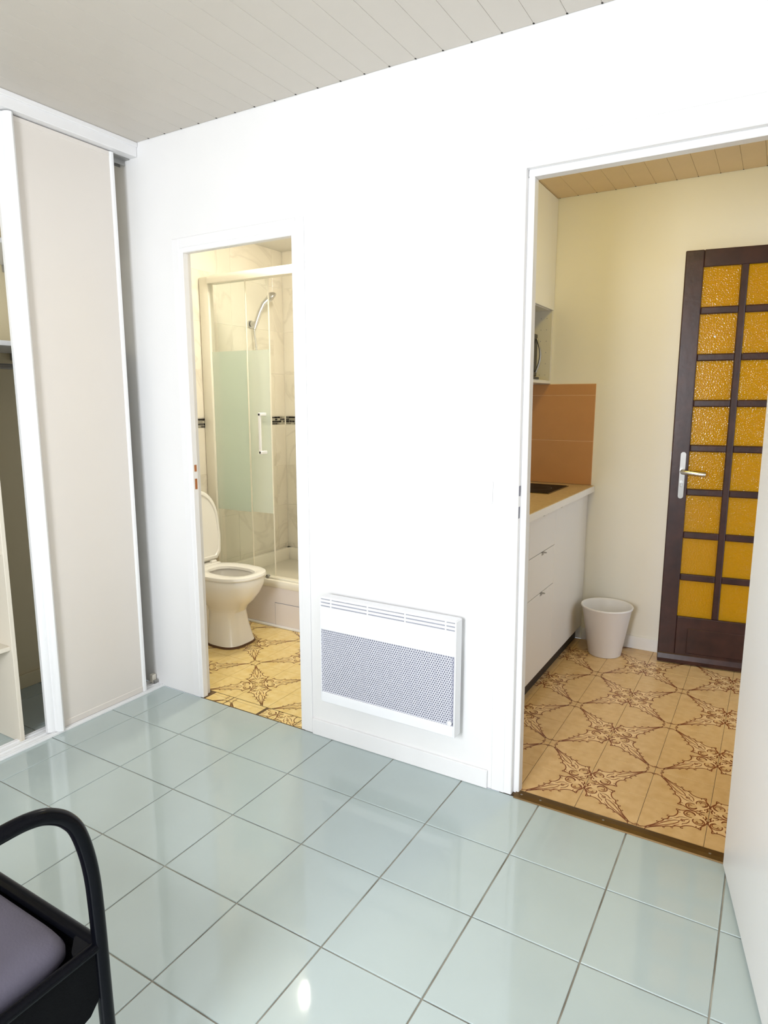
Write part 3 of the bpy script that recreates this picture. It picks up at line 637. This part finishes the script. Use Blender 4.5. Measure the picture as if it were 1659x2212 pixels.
# ---- shower screen
SY = 1.005; SZ0, SZ1 = .312, 2.150
t = thing('shower_screen', 'white framed shower screen with sliding half-frosted glass', 'shower screen', (-1.5, SY, SZ0))
part('wall_profile', B(BX+.003, -1.915, SY-.026, SY+.022, SZ0, 2.196, b=.010), M_profile, t, smooth=True)
sec = [(SY-.034, 2.150), (SY-.036, 2.175), (SY-.030, 2.192), (SY-.016, 2.202), (SY+.012, 2.204), (SY+.026, 2.196), (SY+.028, 2.150)]
part('head_rail', MB().prism(sec, 'x', -1.915, TX1), M_profile, t, smooth=True)
part('floor_rail', B(-1.915, TX1, SY-.020, SY+.020, SZ0, SZ0+.012, b=.003), M_profile, t)
def panel(nm, x0, x1, y, lab):
    p_ = part(nm, B(x0, x1, y-.003, y+.003, 1.735, SZ1), M_clear, t, lab)
    for s_, z0, z1, M in (('frosted_band', .728, 1.735, M_frost), ('lower_glass', SZ0+.012, .728, M_clear)):
        o = link(s_, B(x0, x1, y-.003, y+.003, z0, z1).mesh(s_, M), p_); o.matrix_parent_inverse = Matrix()
    o = link('edge_seal', B(x1-.0005, x1+.0035, y-.004, y+.004, SZ0+.012, SZ1).mesh('edge_seal', M_profile), p_); o.matrix_parent_inverse = Matrix()
    return p_
panel('fixed_panel', -1.914, -1.625, SY-.008, 'fixed glass panel'); dp = panel('sliding_panel', -1.880, -1.462, SY+.012, 'sliding glass panel')
hx = -1.512
hm = MB().box(hx-.009, hx+.009, SY-.045, SY-.032, 1.105, 1.355, b=.003).box(hx-.011, hx+.016, SY-.045, SY+.009, 1.337, 1.357, b=.003).box(hx-.011, hx+.016, SY-.045, SY+.009, 1.103, 1.123, b=.003)
part('handle', hm, M_pvc, t, 'white bar handle')
part('roller', MB().cyl((-1.50, SY-.028, .325), (0, 1, 0), .012, .02, 16), M_alu, t)
# ---- hand shower on the left wall
t = thing('hand_shower', 'chrome hand shower with hose in wall holder', 'shower head', (BX, 1.45, 1.95))
part('holder', MB().cyl((BX+.0024, 1.445, 1.955), (1, 0, 0), .026, .014, 24).tube([(BX+.018, 1.445, 1.955), (BX+.05, 1.452, 1.957)], [.018, .017], 16), M_chrome, t, smooth=True)
hp = [(BX+.050, 1.435, 1.915), (BX+.055, 1.452, 1.96), (BX+.062, 1.480, 2.03), (BX+.075, 1.512, 2.095), (BX+.095, 1.545, 2.130)]
part('handle', MB().tube(hp, [.011, .014, .015, .017, .022], 16), M_chrome, t, smooth=True)
hc = Vector((BX+.105, 1.565, 2.143)); ax = Vector((.62, .42, -.66)).normalized()
part('spray_head', MB().tube([hc-ax*.030, hc-ax*.012, hc+ax*.002, hc+ax*.008, hc+ax*.010], [.020, .036, .041, .040, .032], 28), M_chrome, t, smooth=True)
hs = []; N = 120
for i in range(N+1):
    s = i/N; yy = 1.435-.02*s+.02*math.sin(s*PI); zz = 1.915-1.08*s; hs.append((BX+.05+.03*math.sin(PI*s), yy, zz))
part('hose', MB().tube(hs, [.0075 if i % 2 else .0058 for i in range(N+1)], 10), M_chrome, t, 'ribbed chrome hose', True)
# ---- toilet
t = thing('toilet', 'cream ceramic toilet with raised lid beside the shower', 'toilet', (-1.6, .64, 0))
TY = .64
def ring(cx, a, b, z, e=2.4, n=56, back=None):
    o = []
    for j in range(n):
        th = 2*PI*j/n; c_, s_ = math.cos(th), math.sin(th)
        x = cx+a*math.copysign(abs(c_)**(2/e), c_); y = TY+b*math.copysign(abs(s_)**(2/e), s_)
        if back is not None: x = max(x, back)
        o.append((x, y, z))
    return o
pb = MB()
pb.loft([ring(-1.50, .122, .122, .010, 3.0), ring(-1.505, .119, .118, .03, 3.0), ring(-1.515, .108, .102, .12, 2.8), ring(-1.52, .105, .096, .20, 2.6), ring(-1.515, .125, .11, .235, 2.4),
         ring(-1.51, .165, .135, .275, 2.3), ring(-1.505, .195, .155, .32, 2.3), ring(-1.50, .214, .166, .37, 2.4), ring(-1.50, .218, .169, .405, 2.4), ring(-1.50, .214, .165, .414, 2.4),
         ring(-1.49, .165, .115, .414, 2.4), ring(-1.49, .155, .108, .40, 2.3), ring(-1.50, .14, .10, .33, 2.2), ring(-1.52, .09, .07, .25, 2.0), ring(-1.53, .05, .045, .22, 2.0)], True, True)
part('bowl', pb, M_ceramic, t, smooth=True)
rb = MB().loft([[(-1.60, TY-.075, .01), (-1.60, TY+.075, .01), (-1.80, TY+.09, .01), (-1.80, TY-.09, .01)], [(-1.58, TY-.07, .2), (-1.58, TY+.07, .2), (-1.80, TY+.085, .2), (-1.80, TY-.085, .2)],
                [(-1.62, TY-.10, .30), (-1.62, TY+.10, .30), (-1.86, TY+.12, .34), (-1.86, TY-.12, .34)], [(-1.66, TY-.13, .40), (-1.66, TY+.13, .40), (-1.90, TY+.15, .40), (-1.90, TY-.15, .40)]])
part('trap_body', rb, M_ceramic, t, smooth=True)
part('base_ring', MB().loft([ring(-1.50, .128, .128, .0005, 3.0), ring(-1.50, .124, .124, .012, 3.0)]), M_basering, t, 'brown ring at the foot', True)  # thin brown ring around the toilet foot
cxs = -1.50
se = [(.222, .174, .418), (.226, .177, .426), (.222, .174, .438), (.205, .158, .443), (.165, .112, .442), (.150, .098, .437), (.147, .096, .422), (.16, .11, .418)]
sr = [ring(cxs+(.02 if i in (4, 5, 6, 7) else 0), a, b, z, 2.5) for i, (a, b, z) in enumerate(se)]
part('seat', MB().loft(sr+[sr[0]], False, False).box(-1.755, -1.675, TY-.12, TY+.12, .418, .447, b=.008), M_seat, t, 'ring seat', True)
lm = MB(); n = 40; lo = []
for i in range(n+1):
    a = PI*i/n; lo.append((TY-.176*math.copysign(abs(math.cos(a))**.85, math.cos(a)), .69+.205*abs(math.sin(a))**.9))
lo += [(TY+.178, .60), (TY+.165, .50), (TY+.13, .462), (TY-.13, .462), (TY-.165, .50), (TY-.178, .60)]
def lr(k, off, dx): 
    return [(-1.722-(z-.46)*.10+dx, TY+(y-TY)*k, .66+(z-.66)*k) for y, z in lo]
part('lid', MB().loft([lr(.97, 0, -.008), lr(1, 0, -.004), lr(1, 0, .004), lr(.97, 0, .008), lr(.90, 0, .009), lr(.88, 0, .003)]), M_seat, t, 'raised lid', True)
part('cistern', B(-1.990, -1.80, TY-.19, TY+.19, .40, .78, b=.02), M_ceramic, t, smooth=True)
part('cistern_lid', B(-1.992, -1.795, TY-.195, TY+.195, .78, .81, b=.01), M_ceramic, t, smooth=True)
part('flush_button', MB().cyl((-1.89, TY, .81), (0, 0, 1), .02, .006, 20), M_chrome, t)
for s in (-1, 1): part('hinge', MB().cyl((-1.70, TY+s*.075-.02, .452), (0, 1, 0), .010, .04, 14), M_seat, t)
part('screw_cap', MB().cyl((-1.60, TY-.10, .075), (.2, -1, .2), .008, .012, 12), M_seat, t)

# ================================================================== TUBULAR ARMCHAIR
CXR, CYF = .230, -1.490; CW, CDp = .54, .56
t = thing('armchair', 'black tubular metal armchair with grey cushion', 'chair', (CXR-CW/2, CYF-CDp/2, 0))
def arcpts(c, r, a0, a1, f, n=10): return [f(c[0]+r*math.cos(a0+(a1-a0)*i/n), c[1]+r*math.sin(a0+(a1-a0)*i/n)) for i in range(n+1)]
RT = .0137
def catmull(P_, n=6):
    P_ = [Vector(p) for p in P_]; o = []
    for i in range(len(P_)-1):
        a, b, c_, d = P_[max(i-1, 0)], P_[i], P_[i+1], P_[min(i+2, len(P_)-1)]
        for k in range(n):
            u = k/n; o.append(.5*((2*b)+(c_-a)*u+(2*a-5*b+4*c_-d)*u*u+(3*b-a-3*c_+d)*u**3))
    return o+[P_[-1]]
for nm, x in (('right', CXR), ('left', CXR-CW)):
    f = lambda y, z, x=x: (x, y, z)
    path = [f(CYF+.012, .006), f(CYF+.004, .27), f(CYF, .50), f(CYF-.006, .60)]+[f(CYF-.022, .675), f(CYF-.042, .712), f(CYF-.069, .735), f(CYF-.10, .747), f(CYF-.15, .751), f(CYF-.30, .748), f(CYF-CDp+.06, .742)]+arcpts((CYF-CDp+.06, .682), .06, PI/2, PI, f)+[f(CYF-CDp-.01, .40), f(CYF-CDp-.03, .006)]
    part('side_hoop', MB().tube(catmull(path), RT, 18), M_tube, t, 'bent black arm and leg tube', True)
    part('side_rail', MB().tube([f(CYF, .437), f(CYF-CDp, .437)], .0105, 14), M_tube, t, smooth=True)
    sp_ = [(CYF-.004, .435), (CYF-.004, .36)]+[(CYF-.06-.05*0+.05*math.cos(a), .30-.0+.06*math.sin(a)) for a in [PI/2*(1-i/6)*1.0 for i in range(7)][:0]]+[(CYF-.012, .33), (CYF-.03, .31), (CYF-.06, .302), (CYF-CDp+.06, .302), (CYF-CDp+.02, .33), (CYF-CDp, .37), (CYF-CDp, .435)]
    part('side_panel', MB().prism(sp_, 'x', x-.003, x+.003), M_sling, t, 'black fabric side panel')
    for y in (CYF+.012, CYF-CDp-.03): part('foot_cap', MB().cyl((x, y, .001), (0, 0, 1), .016, .02, 16), M_black, t)
part('front_rail', MB().tube([(CXR, CYF-.003, .437), (CXR-CW, CYF-.003, .437)], .0135, 14), M_tube, t, smooth=True)
part('rear_rail', MB().tube([(CXR, CYF-CDp, .437), (CXR-CW, CYF-CDp, .437)], .0115, 14), M_tube, t, smooth=True)
for sx, x in ((-1, CXR), (1, CXR-CW)):
    part('corner_gusset', MB().prism([(x, CYF), (x+sx*.055, CYF), (x+sx*.045, CYF-.02), (x+sx*.02, CYF-.042), (x, CYF-.05)], 'z', .428, .444), M_tube, t)
sl = MB().box(CXR-CW+.008, CXR-.008, CYF-CDp, CYF-.004, .398, .402)
sl.box(CXR-CW+.008, CXR-.008, CYF-.010, CYF-.004, .398, .440)
part('seat_sling', sl, M_sling, t)
cu_ = MB(); cxm, cym = CXR-CW/2-.006, CYF-CDp/2-.004
def cring(k, z):
    a, b = (CW/2-.030)*k, (CDp/2-.016)*k; o = []
    for j in range(64):
        th = 2*PI*j/64; o.append((cxm+a*math.copysign(abs(math.cos(th))**.18, math.cos(th)), cym+b*math.copysign(abs(math.sin(th))**.18, math.sin(th)), z))
    return o
cu_.loft([cring(.97, .403), cring(1.0, .415), cring(1.0, .428), cring(.975, .441), cring(.93, .449), cring(.8, .455), cring(.5, .458)])
part('cushion', cu_, M_cushion, t, 'grey fabric seat cushion', True)
bp = [(CXR-.03, CYF-CDp, .44), (CXR-.03, CYF-CDp-.10, .80), (CXR-.09, CYF-CDp-.12, .88), (CXR-CW+.09, CYF-CDp-.12, .88), (CXR-CW+.03, CYF-CDp-.10, .80), (CXR-CW+.03, CYF-CDp, .44)]
part('back_frame', MB().tube(bp, .0115, 12), M_tube, t, smooth=True)
bk = MB().loft([[(x, CYF-CDp-.02-.10*k+dy, .50+.34*k) for x, dy in ((CXR-.05, -.02), (CXR-.05, .025), (CXR-CW+.05, .025), (CXR-CW+.05, -.02))] for k in (0, .33, .66, 1)])
part('backrest', bk, M_cushion, t, 'grey fabric back cushion')
